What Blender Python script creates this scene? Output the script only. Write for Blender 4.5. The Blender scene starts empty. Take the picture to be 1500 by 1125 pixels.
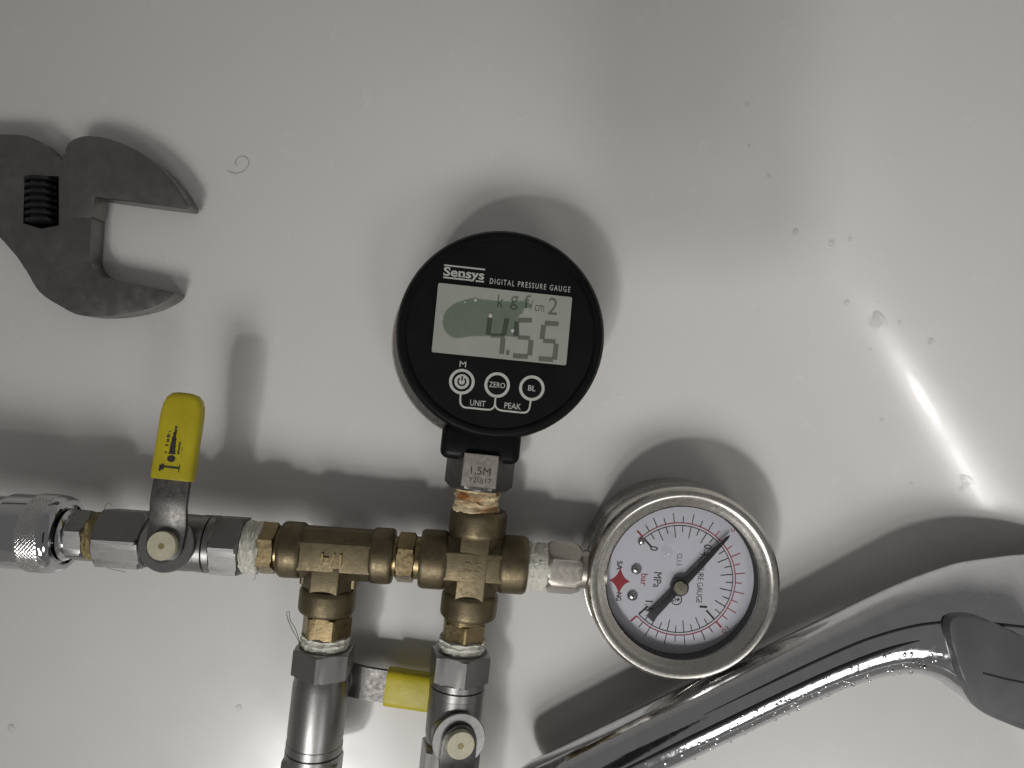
import bpy, bmesh, math, random
from mathutils import Matrix, Vector, noise
random.seed(7)
R = math.radians
S = bpy.context.scene

# ------------------------------------------------------------------ camera, world, lamps, exposure
H = 0.312                      # camera height above the tub floor (m)
FPX = 1071.0                   # focal length in photograph pixels (1500 wide)
cam_d = bpy.data.cameras.new('camera'); cam = bpy.data.objects.new('camera', cam_d)
S.collection.objects.link(cam); S.camera = cam
cam.location = (0, 0, H)
cam_d.sensor_width = 36.0; cam_d.lens = FPX / 1500 * 36.0
cam_d.clip_start = 0.005; cam_d.clip_end = 50
S.render.resolution_x, S.render.resolution_y = 1024, 768

W = bpy.data.worlds.new('World'); S.world = W; W.use_nodes = True
bg = W.node_tree.nodes['Background']
bg.inputs['Color'].default_value = (1.0, 0.99, 0.98, 1); bg.inputs['Strength'].default_value = 0.10

def aim(o, target):
    d = Vector(target) - o.location
    o.rotation_euler = d.to_track_quat('-Z', 'Y').to_euler()

def spot(name, loc, target, power, radius, size, blend, col=(1, .985, .965)):
    d = bpy.data.lights.new(name, 'SPOT'); o = bpy.data.objects.new(name, d); S.collection.objects.link(o)
    o.location = loc; d.energy = power; d.shadow_soft_size = radius; d.spot_size = R(size); d.spot_blend = blend; d.color = col
    aim(o, target); return o

KEY = Vector((-0.66, -1.27, 2.0))
spot('ceiling_bulb', KEY, (0.06, -0.17, 0), 36, 0.095, 17.5, 1.0)
spot('second_ceiling_bulb', KEY + Vector((0.15, -0.25, 0)), (0.06, -0.17, 0), 12, 0.095, 17.5, 1.0)
def panel(name, loc, sx, sy, power, spread=180, target=(0, -.05, 0), col=(1, .985, .965)):
    d = bpy.data.lights.new(name, 'AREA'); o = bpy.data.objects.new(name, d); S.collection.objects.link(o)
    d.shape = 'RECTANGLE'; d.size = sx; d.size_y = sy; d.energy = power; d.color = col
    d.spread = R(spread); o.location = loc; aim(o, target); return o
panel('added_fill_panel', (-0.35, -1.95, 1.95), 1.1, 0.7, 0.8, 38, (0.10, -0.25, 0))  # added soft fill with a narrow beam, not a known fixture
panel('wall_lamp', (0.80, -1.30, 1.55), 0.45, 0.45, 2.6)

S.view_settings.view_transform = 'Standard'; S.view_settings.look = 'None'
S.view_settings.exposure = 0.55; S.view_settings.gamma = 1.0
S.cycles.use_denoising = True
S.cycles.max_bounces = 10
S.cycles.caustics_reflective = False; S.cycles.caustics_refractive = False

# ------------------------------------------------------------------ measuring: a photograph pixel at a height z (m) -> point in the place
def P(px, py, z):
    k = (H - z) / FPX
    return Vector(((px - 750) * k, (562.5 - py) * k, z))
def K(z): return (H - z) / FPX
mm = 0.001

# ------------------------------------------------------------------ materials
def mat(name, col, rough=.5, metal=0, var=.0, nscale=60, rvar=.0, bump=0, bscale=200, coat=0, col2=None, spec=.5, thresh=None, stretch=None, trans=0, ior=1.45):
    m = bpy.data.materials.new(name); m.use_nodes = True
    nt = m.node_tree; n = nt.nodes; l = nt.links; b = n['Principled BSDF']
    b.inputs['Roughness'].default_value = rough; b.inputs['Metallic'].default_value = metal
    b.inputs['Coat Weight'].default_value = coat; b.inputs['Coat Roughness'].default_value = .08
    b.inputs['Specular IOR Level'].default_value = spec; b.inputs['IOR'].default_value = ior
    b.inputs['Transmission Weight'].default_value = trans
    b.inputs['Base Color'].default_value = (*col, 1)
    tc = n.new('ShaderNodeTexCoord'); mp = n.new('ShaderNodeMapping'); l.new(tc.outputs['Object'], mp.inputs['Vector'])
    if stretch: mp.inputs['Scale'].default_value = stretch
    nz = n.new('ShaderNodeTexNoise'); nz.inputs['Scale'].default_value = nscale; nz.inputs['Detail'].default_value = 6
    nz.inputs['Roughness'].default_value = .62; l.new(mp.outputs['Vector'], nz.inputs['Vector'])
    if var or col2:
        cr = n.new('ShaderNodeValToRGB'); l.new(nz.outputs['Fac'], cr.inputs['Fac'])
        lo, hi = thresh or (.3, .7)
        cr.color_ramp.elements[0].position = lo; cr.color_ramp.elements[1].position = hi
        c2 = col2 or tuple(min(1, c * (1 + var)) for c in col)
        c1 = tuple(c * (1 - var) for c in col)
        cr.color_ramp.elements[0].color = (*c1, 1); cr.color_ramp.elements[1].color = (*c2, 1)
        l.new(cr.outputs['Color'], b.inputs['Base Color'])
    if rvar:
        n2 = n.new('ShaderNodeTexNoise'); n2.inputs['Scale'].default_value = nscale * 2.3; n2.inputs['Detail'].default_value = 8
        l.new(mp.outputs['Vector'], n2.inputs['Vector'])
        mr = n.new('ShaderNodeMapRange'); l.new(n2.outputs['Fac'], mr.inputs['Value'])
        mr.inputs['From Min'].default_value = .3; mr.inputs['From Max'].default_value = .7
        mr.inputs['To Min'].default_value = max(.02, rough - rvar); mr.inputs['To Max'].default_value = rough + rvar
        l.new(mr.outputs['Result'], b.inputs['Roughness'])
    if bump:
        n3 = n.new('ShaderNodeTexNoise'); n3.inputs['Scale'].default_value = bscale; n3.inputs['Detail'].default_value = 5
        l.new(mp.outputs['Vector'], n3.inputs['Vector'])
        bp = n.new('ShaderNodeBump'); bp.inputs['Strength'].default_value = bump; bp.inputs['Distance'].default_value = .0006
        l.new(n3.outputs['Fac'], bp.inputs['Height']); l.new(bp.outputs['Normal'], b.inputs['Normal'])
    return m

def thin_glass(name, tint, gloss_rough=.03, f=.06, fmax=.7):
    m = bpy.data.materials.new(name); m.use_nodes = True; nt = m.node_tree; nt.nodes.clear()
    o = nt.nodes.new('ShaderNodeOutputMaterial'); mx = nt.nodes.new('ShaderNodeMixShader')
    t = nt.nodes.new('ShaderNodeBsdfTransparent'); t.inputs[0].default_value = (*tint, 1)
    g = nt.nodes.new('ShaderNodeBsdfGlossy'); g.inputs['Roughness'].default_value = gloss_rough
    lw = nt.nodes.new('ShaderNodeLayerWeight'); lw.inputs['Blend'].default_value = .25
    mr = nt.nodes.new('ShaderNodeMapRange'); mr.inputs['To Min'].default_value = f; mr.inputs['To Max'].default_value = fmax
    nt.links.new(lw.outputs['Fresnel'], mr.inputs['Value']); nt.links.new(mr.outputs['Result'], mx.inputs[0])
    nt.links.new(t.outputs[0], mx.inputs[1]); nt.links.new(g.outputs[0], mx.inputs[2]); nt.links.new(mx.outputs[0], o.inputs[0])
    return m

M = {
 'tub': mat('tub_acrylic', (.75, .738, .712), .25, var=.012, nscale=30, rvar=.03, coat=.07, bump=.012, bscale=60),
 'brass': mat('aged_brass', (.165, .136, .084), .50, 1, var=.18, nscale=260, rvar=.08, bump=.12, bscale=1400),
 'brass_bright': mat('worn_brass', (.27, .21, .115), .36, 1, var=.14, nscale=260, rvar=.10, bump=.08, bscale=900),
 'steel': mat('stainless_steel', (.27, .265, .258), .36, 1, var=.07, nscale=300, rvar=.07, bump=.05, bscale=1200, stretch=(1, 5, 5)),
 'steel_dark': mat('lever_steel', (.15, .145, .137), .45, 1, var=.14, nscale=220, rvar=.10, bump=.10, bscale=900),
 'steel_pale': mat('nickel_plating', (.46, .43, .385), .38, 1, var=.05, nscale=260, rvar=.05, bump=.0, bscale=900),
 'bezel': mat('brushed_bezel', (.56, .54, .50), .26, 1, var=.05, nscale=300, rvar=.03, bump=.0, bscale=900),
 'chrome': mat('chrome', (.56, .56, .58), .06, 1, var=.04, nscale=120, rvar=.04),
 'chrome_wet': mat('wet_chrome', (.64, .645, .67), .08, 1, var=.06, nscale=160, rvar=.06, bump=.05, bscale=420),
 'chrome_knurl': mat('chrome_knurl', (.62, .61, .60), .18, 1, var=.1, nscale=200, rvar=.08),
 'yellow': mat('yellow_vinyl', (.50, .42, .015), .42, var=.16, nscale=60, rvar=.08, bump=.10, bscale=900),
 'ink': mat('black_ink', (.015, .014, .013), .6, var=.3),
 'ink_grey': mat('worn_ink', (.035, .03, .028), .6, var=.4, nscale=900),
 'ink_red': mat('red_ink', (.42, .045, .05), .6, var=.2),
 'star_red': mat('star_red', (.36, .02, .03), .5, var=.2),
 'tape': mat('thread_tape', (.66, .65, .57), .62, var=.14, nscale=260, bump=.6, bscale=520, stretch=(3, 1, 1)),
 'tape_v': mat('thread_tape_cross', (.66, .65, .57), .62, var=.14, nscale=260, bump=.6, bscale=520, stretch=(1, 3, 1)),
 'tape_rust': mat('rusty_tape', (.70, .60, .38), .62, nscale=150, col2=(.26, .10, .018), thresh=(.40, .60), bump=.6, bscale=420, stretch=(.5, 2.2, .5)),
 'tape_old': mat('old_sealant', (.33, .27, .13), .6, var=.35, nscale=220, bump=.6, bscale=400),
 'cream': mat('cream_plastic', (.55, .52, .38), .5, var=.12, nscale=250, bump=.1, bscale=700),
 'black': mat('black_plastic', (.006, .006, .0063), .40, var=.3, nscale=90, rvar=.06, bump=.05, bscale=900, spec=.15),
 'black_face': mat('black_face_film', (.008, .008, .0086), .42, var=.25, nscale=60, rvar=.05, bump=.02, bscale=900, spec=.15),
 'dark_gap': mat('dark_recess', (.012, .012, .012), .7),
 'print': mat('grey_print', (.50, .50, .47), .5, var=.1, nscale=400),
 'lcd': mat('lcd_panel', (.36, .37, .325), .25, var=.06, nscale=50, rvar=.05, coat=.3),
 'segment': mat('lcd_segment', (.14, .143, .127), .4),
 'film': thin_glass('glareless_film_tint', (.885, .925, .895), .1, .02),  # dark tint stands in for the glare missing over this film
 'dial': mat('dial_white', (.80, .80, .84), .5, var=.03, nscale=40),
 'needle': mat('needle_black', (.018, .018, .018), .32),
 'hub': mat('hub_brass', (.50, .46, .34), .28, 1, var=.12, nscale=500),
 'screw': mat('screw_steel', (.62, .61, .6), .22, 1),
 'glass': thin_glass('gauge_glass', (.97, .97, .98), .02, .03),
 'water': thin_glass('water', (.975, .98, .98), .10, .03, .3),
 'wrench': mat('wrench_steel', (.24, .232, .22), .38, 1, var=.14, nscale=110, rvar=.09, bump=.03, bscale=900),
 'wrench_edge': mat('wrench_jaw', (.26, .25, .238), .36, 1, var=.14, nscale=120, rvar=.06),
 'grey_plastic': mat('grey_spray_plate', (.10, .10, .105), .42, var=.06, nscale=80, rvar=.05),
 'hair': mat('hair', (.12, .10, .085), .5),
 'fibre': mat('hemp_fibre', (.22, .17, .08), .6),
 'phone': mat('phone_body', (.02, .02, .022), .3),
}

# ------------------------------------------------------------------ mesh helpers (all geometry is given in place coordinates)
COL = S.collection
def new_mesh(name, vf, m, parent=None, inv=None, sharp=35, smooth=True):
    v, f = vf
    if inv is not None: v = [inv @ Vector(p) for p in v]
    me = bpy.data.meshes.new(name); me.from_pydata([tuple(p) for p in v], [], f); me.update()
    bm = bmesh.new(); bm.from_mesh(me); bmesh.ops.recalc_face_normals(bm, faces=bm.faces); bm.to_mesh(me); bm.free()
    if smooth:
        me.polygons.foreach_set('use_smooth', [True] * len(me.polygons)); me.set_sharp_from_angle(angle=R(sharp))
    me.materials.append(m)
    o = bpy.data.objects.new(name, me); COL.objects.link(o)
    if parent is not None: o.parent = parent
    return o

class Thing:
    def __init__(s, name, label, cat, loc, rotz=0, group=None):
        e = bpy.data.objects.new(name, None); COL.objects.link(e); e.empty_display_size = .01
        e.matrix_world = Matrix.Translation(Vector(loc)) @ Matrix.Rotation(rotz, 4, 'Z')
        s.m = e.matrix_world.copy(); s.inv = s.m.inverted(); s.e = e
        e['label'] = label; e['category'] = cat
        if group: e['group'] = group
    def part(s, name, vf, m, parent=None, **k):
        return new_mesh(name, vf, m, parent or s.e, s.inv, **k)

def frame(origin, xdir, up=(0, 0, 1)):
    x = Vector(xdir).normalized(); z = Vector(up); z = (z - x * z.dot(x)).normalized(); y = z.cross(x)
    m = Matrix((x, y, z)).transposed().to_4x4(); m.translation = Vector(origin); return m
def zframe(origin): return frame(origin, (0, 0, 1), (0, 1, 0))     # local X = up

def lathe(fr, prof, seg=64, hexaf=None, rot=0, cap=True):
    """turn (x, r) about the frame's X axis; hexaf = width across flats of a hexagon cut into it"""
    v, f = [], []
    for x, r in prof:
        for i in range(seg):
            a = 2 * math.pi * i / seg
            rr = r
            if hexaf:
                t = (a - rot) % (math.pi / 3) - math.pi / 6
                rr = min(r, hexaf / 2 / math.cos(t))
            v.append(fr @ Vector((x, rr * math.cos(a), rr * math.sin(a))))
    n = len(prof)
    for j in range(n - 1):
        for i in range(seg):
            k = (i + 1) % seg
            f.append((j * seg + i, j * seg + k, (j + 1) * seg + k, (j + 1) * seg + i))
    if cap:
        f.append(tuple(range(seg))[::-1]); f.append(tuple((n - 1) * seg + i for i in range(seg)))
    return v, f

def hexbar(fr, x0, x1, af, rot=0, ch=.10):
    """hexagonal bar with turned chamfers at both ends; rot = direction of one corner"""
    rc = af / 2 / math.cos(math.pi / 6); c = (x1 - x0) * ch
    rot2 = rot                                        # corner where t = +-30 deg
    prof = [(x0, af / 2 * .97), (x0 + c * .45, af / 2 * 1.05), (x0 + c, rc * 1.01), (x1 - c, rc * 1.01), (x1 - c * .45, af / 2 * 1.05), (x1, af / 2 * .97)]
    return lathe(fr, prof, 72, af, rot2)

def join(*vfs):
    V, F = [], []
    for v, f in vfs:
        o = len(V); V += list(v); F += [tuple(i + o for i in q) for q in f]
    return V, F

def from_bm(bm):
    bm.verts.index_update()
    r = ([v.co.copy() for v in bm.verts], [tuple(v.index for v in f.verts) for f in bm.faces]); bm.free(); return r

def prism(outline, z0, z1, bevel=0, holes=(), seg=2):
    """vertical prism over an outline of (x, y) points, top rim bevelled"""
    bm = bmesh.new(); loops = []
    for pts in [outline, *holes]:
        vs = [bm.verts.new((p[0], p[1], z1)) for p in pts]
        es = [bm.edges.new((vs[i], vs[(i + 1) % len(vs)])) for i in range(len(vs))]; loops.append((vs, es))
    if holes:
        bmesh.ops.triangle_fill(bm, edges=[e for _, es in loops for e in es], use_beauty=True)
    else:
        bm.faces.new(loops[0][0])
    top = list(bm.faces)
    r = bmesh.ops.extrude_face_region(bm, geom=top)
    ev = [g for g in r['geom'] if isinstance(g, bmesh.types.BMVert)]
    for v in ev: v.co.z = z0
    rim = [e for _, es in loops for e in es if e.is_valid]
    if bevel: bmesh.ops.bevel(bm, geom=rim, offset=bevel, segments=seg, profile=.6, affect='EDGES', clamp_overlap=True)
    bmesh.ops.recalc_face_normals(bm, faces=bm.faces)
    return from_bm(bm)

def box(fr, lo, hi, bevel=0, seg=3):
    bm = bmesh.new(); bmesh.ops.create_cube(bm, size=1)
    lo, hi = Vector(lo), Vector(hi)
    for v in bm.verts: v.co = Vector(((v.co[i] + .5) * (hi[i] - lo[i]) + lo[i] for i in range(3)))
    if bevel: bmesh.ops.bevel(bm, geom=list(bm.edges), offset=bevel, segments=seg, profile=.5, affect='EDGES', clamp_overlap=True)
    v, f = from_bm(bm); return [fr @ p for p in v], f

def tube(pts, rad, seg=8):
    v, f = [], []
    pts = [Vector(p) for p in pts]; n = len(pts); up = Vector((.1, .2, 1))
    for i, p in enumerate(pts):
        t = (pts[min(i + 1, n - 1)] - pts[max(i - 1, 0)]).normalized()
        a = t.cross(up).normalized(); b = t.cross(a); r = rad[i] if isinstance(rad, (list, tuple)) else rad
        for j in range(seg):
            q = 2 * math.pi * j / seg; v.append(p + a * r * math.cos(q) + b * r * math.sin(q))
    for i in range(n - 1):
        for j in range(seg):
            k = (j + 1) % seg; f.append((i * seg + j, i * seg + k, (i + 1) * seg + k, (i + 1) * seg + j))
    f.append(tuple(range(seg))); f.append(tuple((n - 1) * seg + j for j in range(seg))); return v, f

def smooth_path(pts, n=8, closed=False):
    pts = [Vector(p) for p in pts]; out = []; m = len(pts)
    for i in range(m if closed else m - 1):
        if closed: a, b, c, d = pts[i - 1], pts[i], pts[(i + 1) % m], pts[(i + 2) % m]
        else: a, b, c, d = pts[max(i - 1, 0)], pts[i], pts[i + 1], pts[min(i + 2, m - 1)]
        for k in range(n):
            t = k / n
            out.append(.5 * ((2 * b) + (c - a) * t + (2 * a - 5 * b + 4 * c - d) * t * t + (3 * b - a - 3 * c + d) * t ** 3))
    if not closed: out.append(pts[-1])
    return out

def ribbon(pts, w, h=.00018, closed=False):
    """flat printed line of width w on the plane of its points (horizontal), h thick"""
    pts = [Vector(p) for p in pts]; n = len(pts); v, f = [], []
    for i, p in enumerate(pts):
        a = pts[i - 1] if (i > 0 or closed) else pts[i]; b = pts[(i + 1) % n] if (i < n - 1 or closed) else pts[i]
        t = (b - a); t.z = 0; t = t.normalized() if t.length > 0 else Vector((1, 0, 0))
        s = Vector((-t.y, t.x, 0)) * w / 2
        v += [p + s, p - s, p - s + Vector((0, 0, h)), p + s + Vector((0, 0, h))]
    m = n if closed else n - 1
    for i in range(m):
        a, b = 4 * i, 4 * ((i + 1) % n)
        for q in range(4):
            f.append((a + q, b + q, b + (q + 1) % 4, a + (q + 1) % 4))
    if not closed: f += [(0, 1, 2, 3), (4 * n - 4, 4 * n - 3, 4 * n - 2, 4 * n - 1)]
    return v, f

def circle(c, r, n=48, a0=0, a1=2 * math.pi):
    full = abs(a1 - a0 - 2 * math.pi) < 1e-6
    return [Vector((c[0] + r * math.cos(a0 + (a1 - a0) * i / (n if full else n - 1)), c[1] + r * math.sin(a0 + (a1 - a0) * i / (n if full else n - 1)), c[2])) for i in range(n)]

_font = {}
def text(s, fr, w, h, extrude=.00012, bold=0, space=1.0, solid=False):
    """lettering fitted into a w x h box centred on the frame's origin, lying in its XY plane"""
    key = (s, bold, space)
    if key not in _font:
        c = bpy.data.curves.new('lettering', 'FONT'); c.body = s; c.size = 1; c.offset = bold; c.space_character = space; c.resolution_u = 3
        o = bpy.data.objects.new('lettering_tmp', c); COL.objects.link(o)
        dg = bpy.context.evaluated_depsgraph_get(); me = bpy.data.meshes.new_from_object(o.evaluated_get(dg))
        bm = bmesh.new(); bm.from_mesh(me); bpy.data.objects.remove(o); bpy.data.meshes.remove(me)
        _font[key] = from_bm(bm)
    v, f = _font[key]
    x0 = min(p.x for p in v); x1 = max(p.x for p in v); y0 = min(p.y for p in v); y1 = max(p.y for p in v)
    out = []; 
    for p in v:
        x = ((p.x - x0) / (x1 - x0) - .5) * w; y = ((p.y - y0) / (y1 - y0) - .5) * h
        out.append(fr @ Vector((x, y, extrude)))
    if solid:                                     # raised lettering: give it side walls
        bm = bmesh.new(); vs = [bm.verts.new(p) for p in out]
        for q_ in f: bm.faces.new([vs[i] for i in q_])
        r = bmesh.ops.extrude_face_region(bm, geom=list(bm.faces)); dn = fr.to_3x3() @ Vector((0, 0, -extrude * 2))
        for g in r['geom']:
            if isinstance(g, bmesh.types.BMVert): g.co += dn
        return from_bm(bm)
    return out, f

def flatframe(px, py, z, deg):
    """frame on a horizontal surface, local X turned deg counter-clockwise in the picture plane"""
    return Matrix.Translation(P(px, py, z)) @ Matrix.Rotation(R(deg), 4, 'Z')

# ------------------------------------------------------------------ the bathtub: one moulded shell (floor, coved foot, sloping walls, rim)
def build_tub():
    n = Vector((.86, .51)).normalized(); d = Vector((-n.y, n.x))
    foot = .103; RF = .080; WIDTH = .52; LENGTH = 1.15
    c = n * (foot - WIDTH / 2) + d * (-.05)
    rc = .13; hw, hl = WIDTH / 2 - rc, LENGTH / 2 - rc
    base = []
    seg_c, seg_s = 14, 60
    def arc(cx, cy, a0):
        return [(cx, cy, a0 + math.pi / 2 * i / seg_c) for i in range(seg_c + 1)]
    corners = [(hw, hl, 0), (-hw, hl, math.pi / 2), (-hw, -hl, math.pi), (hw, -hl, 1.5 * math.pi)]
    for i, (cx, cy, a0) in enumerate(corners):
        pts = arc(cx, cy, a0); base += pts
        nx, ny, na = corners[(i + 1) % 4]; e = (nx, ny, na)
        ang = a0 + math.pi / 2
        for k in range(1, seg_s): base.append((cx + (nx - cx) * k / seg_s, cy + (ny - cy) * k / seg_s, ang))
    prof = []
    for k in range(0, 31):
        a = R(56) * k / 30; prof.append((RF * math.sin(a), RF * (1 - math.cos(a))))
    x0, z0 = prof[-1]; L = (.43 - z0) / math.tan(R(56))
    for k in range(1, 9): prof.append((x0 + L * k / 8, z0 + (.43 - z0) * k / 8))
    x1 = prof[-1][0]
    for k in range(1, 7):
        a = R(56) * (1 - k / 6); prof.append((x1 + .02 * (math.sin(R(56)) - math.sin(a)) + .004 * k, .43 + .02 * (math.cos(a) - math.cos(R(56)))))
    zt = prof[-1][1]; prof.append((prof[-1][0] + .07, zt)); prof.append((prof[-1][0] + .012, zt - .01)); prof.append((prof[-1][0], zt - .12))
    V, F = [], []; N = len(base)
    rings = [(s, None) for s in (.12, .3, .5, .7, .85, .94)] + [(1, p) for p in prof]
    for s, p in rings:
        for bx, by, a in base:
            off = rc + (p[0] if p else 0)
            q = Vector((bx + off * math.cos(a), by + off * math.sin(a))) * (s if not p else 1)
            w = c + n * q.x + d * q.y
            V.append(Vector((w.x, w.y, p[1] if p else 0)))
    for j in range(len(rings) - 1):
        for i in range(N):
            k = (i + 1) % N; F.append((j * N + i, j * N + k, (j + 1) * N + k, (j + 1) * N + i))
    F.append(tuple(range(N)))
    o = new_mesh('bathtub', (V, F), M['tub'], sharp=60)
    # normals up / inward
    if o.data.polygons[-1].normal.z < 0: o.data.flip_normals()
    o['label'] = 'glossy white bathtub with coved sides holding the test equipment'; o['category'] = 'bathtub'; o['kind'] = 'structure'
    def height(x, y):
        s = Vector((x, y)).dot(n) - foot
        if s <= 0: return 0.0
        s = min(s, RF * math.sin(R(55))); return RF - math.sqrt(RF * RF - s * s)
    def normal(x, y):
        s = Vector((x, y)).dot(n) - foot
        if s <= 0: return Vector((0, 0, 1))
        t = min(s / RF, .82); return Vector((-n.x * t, -n.y * t, math.sqrt(1 - t * t)))
    return height, normal
tub_z, tub_n = build_tub()
def on_tub(px, py):
    p = P(px, py, 0)
    for _ in range(25): p = P(px, py, tub_z(p.x, p.y))
    return p

# ------------------------------------------------------------------ axes of the manifold
class Axis:
    def __init__(s, a, b, use='x'):
        s.a, s.b, s.u = a, b, use; s.d = (b - a).normalized()
    def at(s, px):
        lo, hi = -2.0, 3.0
        f = lambda t: ((lambda p: (750 + p.x * FPX / (H - p.z)) if s.u == 'x' else (562.5 - p.y * FPX / (H - p.z)))(s.a.lerp(s.b, t)) - px)
        if f(lo) > f(hi): lo, hi = hi, lo
        for _ in range(60):
            m = (lo + hi) / 2
            if f(m) < 0: lo = m
            else: hi = m
        return s.a.lerp(s.b, (lo + hi) / 2)
    def fr(s, px): return frame(s.at(px), s.d)
    def k(s, px): return K(s.at(px).z)
AX = Axis(P(0, 776, .0305), P(860, 834, .0205))
zc = AX.at(693).z
AV = Axis(P(708, 655, zc), P(657, 1125, zc + .001), 'y')
zt = AX.at(487).z
AT = Axis(P(491, 800, zt), P(457, 1125, zt - .001), 'y')

def span(ax, p0, p1):
    """frame at p0 and length to p1 along an axis"""
    f = ax.fr(p0); return f, (ax.at(p1) - ax.at(p0)).length

def tape_roll(fr, x0, x1, r, turns=5):
    prof = []
    n = turns * 4
    for i in range(n + 1):
        t = i / n; prof.append((x0 + (x1 - x0) * t, r * (1 + .030 * math.sin(t * turns * 2 * math.pi) + .02 * math.sin(t * 9.1)) * (1 if 0 < i < n else .93)))
    v, f = lathe(fr, prof, 48)
    out = []
    ctr = fr.translation
    for p in v:
        q = p + Vector((noise.noise(p * 700), noise.noise(p * 700 + Vector((9, 0, 0))), noise.noise(p * 700 + Vector((0, 9, 0))))) * r * .085
        out.append(q)
    return out, f

# ------------------------------------------------------------------ brass tee and cross
def octo(fr, x0, x1, flat, rad, zt):
    """bar along X: flat pad on top (half-width flat, height zt), shoulders out to rad, rounded under"""
    sec = [(-flat, zt), (flat, zt), (flat * 1.06, zt * .90), (rad * .97, zt * .42), (rad, 0), (rad * .9, -zt * .5), (rad * .5, -zt * .9), (-rad * .5, -zt * .9), (-rad * .9, -zt * .5), (-rad, 0), (-rad * .97, zt * .42), (-flat * 1.06, zt * .90)]
    v = [fr @ Vector((x, y, z)) for x in (x0, x1) for y, z in sec]; n = len(sec)
    f = [(i, (i + 1) % n, n + (i + 1) % n, n + i) for i in range(n)] + [tuple(range(n)), tuple(range(n, 2 * n))]
    bm = bmesh.new(); vs = [bm.verts.new(p) for p in v]
    for q_ in f: bm.faces.new([vs[i] for i in q_])
    bmesh.ops.recalc_face_normals(bm, faces=bm.faces)
    bmesh.ops.bevel(bm, geom=[e for e in bm.edges if e.calc_face_angle(0) > .35], offset=.0006, segments=3, profile=.5, affect='EDGES', clamp_overlap=True)
    return from_bm(bm)

def collar(fr, x0, x1, r, ch=.14):
    c = (x1 - x0) * ch
    return lathe(fr, [(x0, r * .70), (x0, r * .93), (x0 + c * .6, r * .985), (x0 + c * 1.4, r), (x1 - c * 1.4, r), (x1 - c * .6, r * .985), (x1, r * .93), (x1, r * .7)], 64)

k = AX.k(487); oT = AX.at(487)
tee = Thing('tee_fitting', 'aged brass tee fitting stamped 1/4 with a branch pointing at two valves', 'pipe fitting', (oT.x, oT.y, oT.z - .011))
fT = AX.fr(487); sx = lambda px, ax=AX, o=487: (ax.at(px) - ax.at(o)).dot(ax.d)
tee.part('run_body', octo(fT, sx(440), sx(552), 21 * k, 37.5 * k, 34.2 * k), M['brass'], sharp=50)
tee.part('collar', collar(fT, sx(413), sx(446), 40.5 * k), M['brass'])
tee.part('collar', collar(fT, sx(545), sx(577), 40.5 * k), M['brass'])
fB = frame(oT, AT.d); sT = lambda py: (AT.at(py) - oT).dot(AT.d)
tee.part('branch_body', octo(fB, sT(822), sT(872), 20 * k, 36 * k, 34.0 * k), M['brass'], sharp=50)
tee.part('branch_collar', collar(fB, sT(860), sT(895), 41 * k), M['brass'])
fs = frame(AX.at(493) + Vector((0, 0, 34.2 * k)) + Vector((0, -.0006, 0)), -AX.d)
tee.part('stamped_lettering', join(text('1/4', fs, 31 * k, 17 * k, extrude=.0007, bold=.008, space=1.1, solid=True), text('1/4', fs, 31 * k, 17 * k, extrude=.00072, bold=.008, space=1.1)), M['brass_bright'], smooth=False)
web = lambda sgn: box(frame(oT, AT.d), (.0, sgn * 30 * k - .003, -.004), (sT(858), sgn * 30 * k + .003, .0035), .001)
tee.part('corner_web', web(1), M['brass']); tee.part('corner_web', web(-1), M['brass'])

k = AX.k(695); oC = AX.at(694)
cross = Thing('cross_fitting', 'aged brass four way cross fitting joining both gauges', 'pipe fitting', (oC.x, oC.y, oC.z - .011))
fC = AX.fr(694); sc_ = lambda px: (AX.at(px) - oC).dot(AX.d)
fCv = frame(oC, AV.d); sv = lambda py: (AV.at(py) - oC).dot(AV.d)
cross.part('run_body', octo(fC, sc_(650), sc_(738), 20.5 * k, 39 * k, 36.6 * k), M['brass'], sharp=50)
cross.part('upright_body', octo(fCv, sv(776), sv(873), 20.5 * k, 38 * k, 36.4 * k), M['brass'], sharp=50)
cross.part('collar', collar(fC, sc_(616), sc_(655), 42.5 * k), M['brass'])
cross.part('collar', collar(fC, sc_(731), sc_(771), 42 * k), M['brass'])
cross.part('collar', collar(fCv, sv(746), sv(784), 42 * k), M['brass'])
cross.part('collar', collar(fCv, sv(866), sv(902), 41.5 * k), M['brass'])
fs = frame(AX.at(694) + Vector((0, 0, 36.6 * k)), AX.d)
cross.part('stamped_lettering', text('2S', fs, 28 * k, 14 * k, extrude=.0002, bold=.02, solid=True), M['brass'])

# ------------------------------------------------------------------ hex nipples with thread tape
def nipple(label, ax, hex0, hex1, af_px, rot, necks, tapes, mat_hex, mat_tape='tape', name='hex_nipple', grp=None):
    o = ax.at(hex0); kk = K(o.z); f = ax.fr(hex0)
    L = lambda p: (ax.at(p) - o).dot(ax.d)
    t = Thing(name, label, 'pipe fitting', (o.x, o.y, o.z - af_px * kk * .5), 0, grp)
    t.part('hex', hexbar(f, L(hex0), L(hex1), af_px * kk, R(rot)), M[mat_hex], sharp=20)
    for a, b, r in necks: t.part('threaded_end', lathe(f, [(L(a), r * kk), (L(b), r * kk)], 40), M[mat_hex])
    for a, b, r in tapes: t.part('thread_tape', tape_roll(f, L(a), L(b), r * kk), M[mat_tape])
    return t
nipple('brass hex nipple between the levered ball valve and the tee', AX, 382, 408, 66, 0, [(404, 418, 30)], [(360, 386, 36.5)], 'brass_bright')
nipple('brass hex nipple between the tee and the cross', AX, 582, 609, 64, 0, [(572, 584, 29), (606, 622, 31)], [], 'brass_bright')
nipple('bright scuffed brass hex nipple screwed into the branch of the tee', AT, 896, 931, 64, 4, [(886, 898, 31)], [(927, 962, 34.5)], 'brass_bright', 'tape_v')
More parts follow.
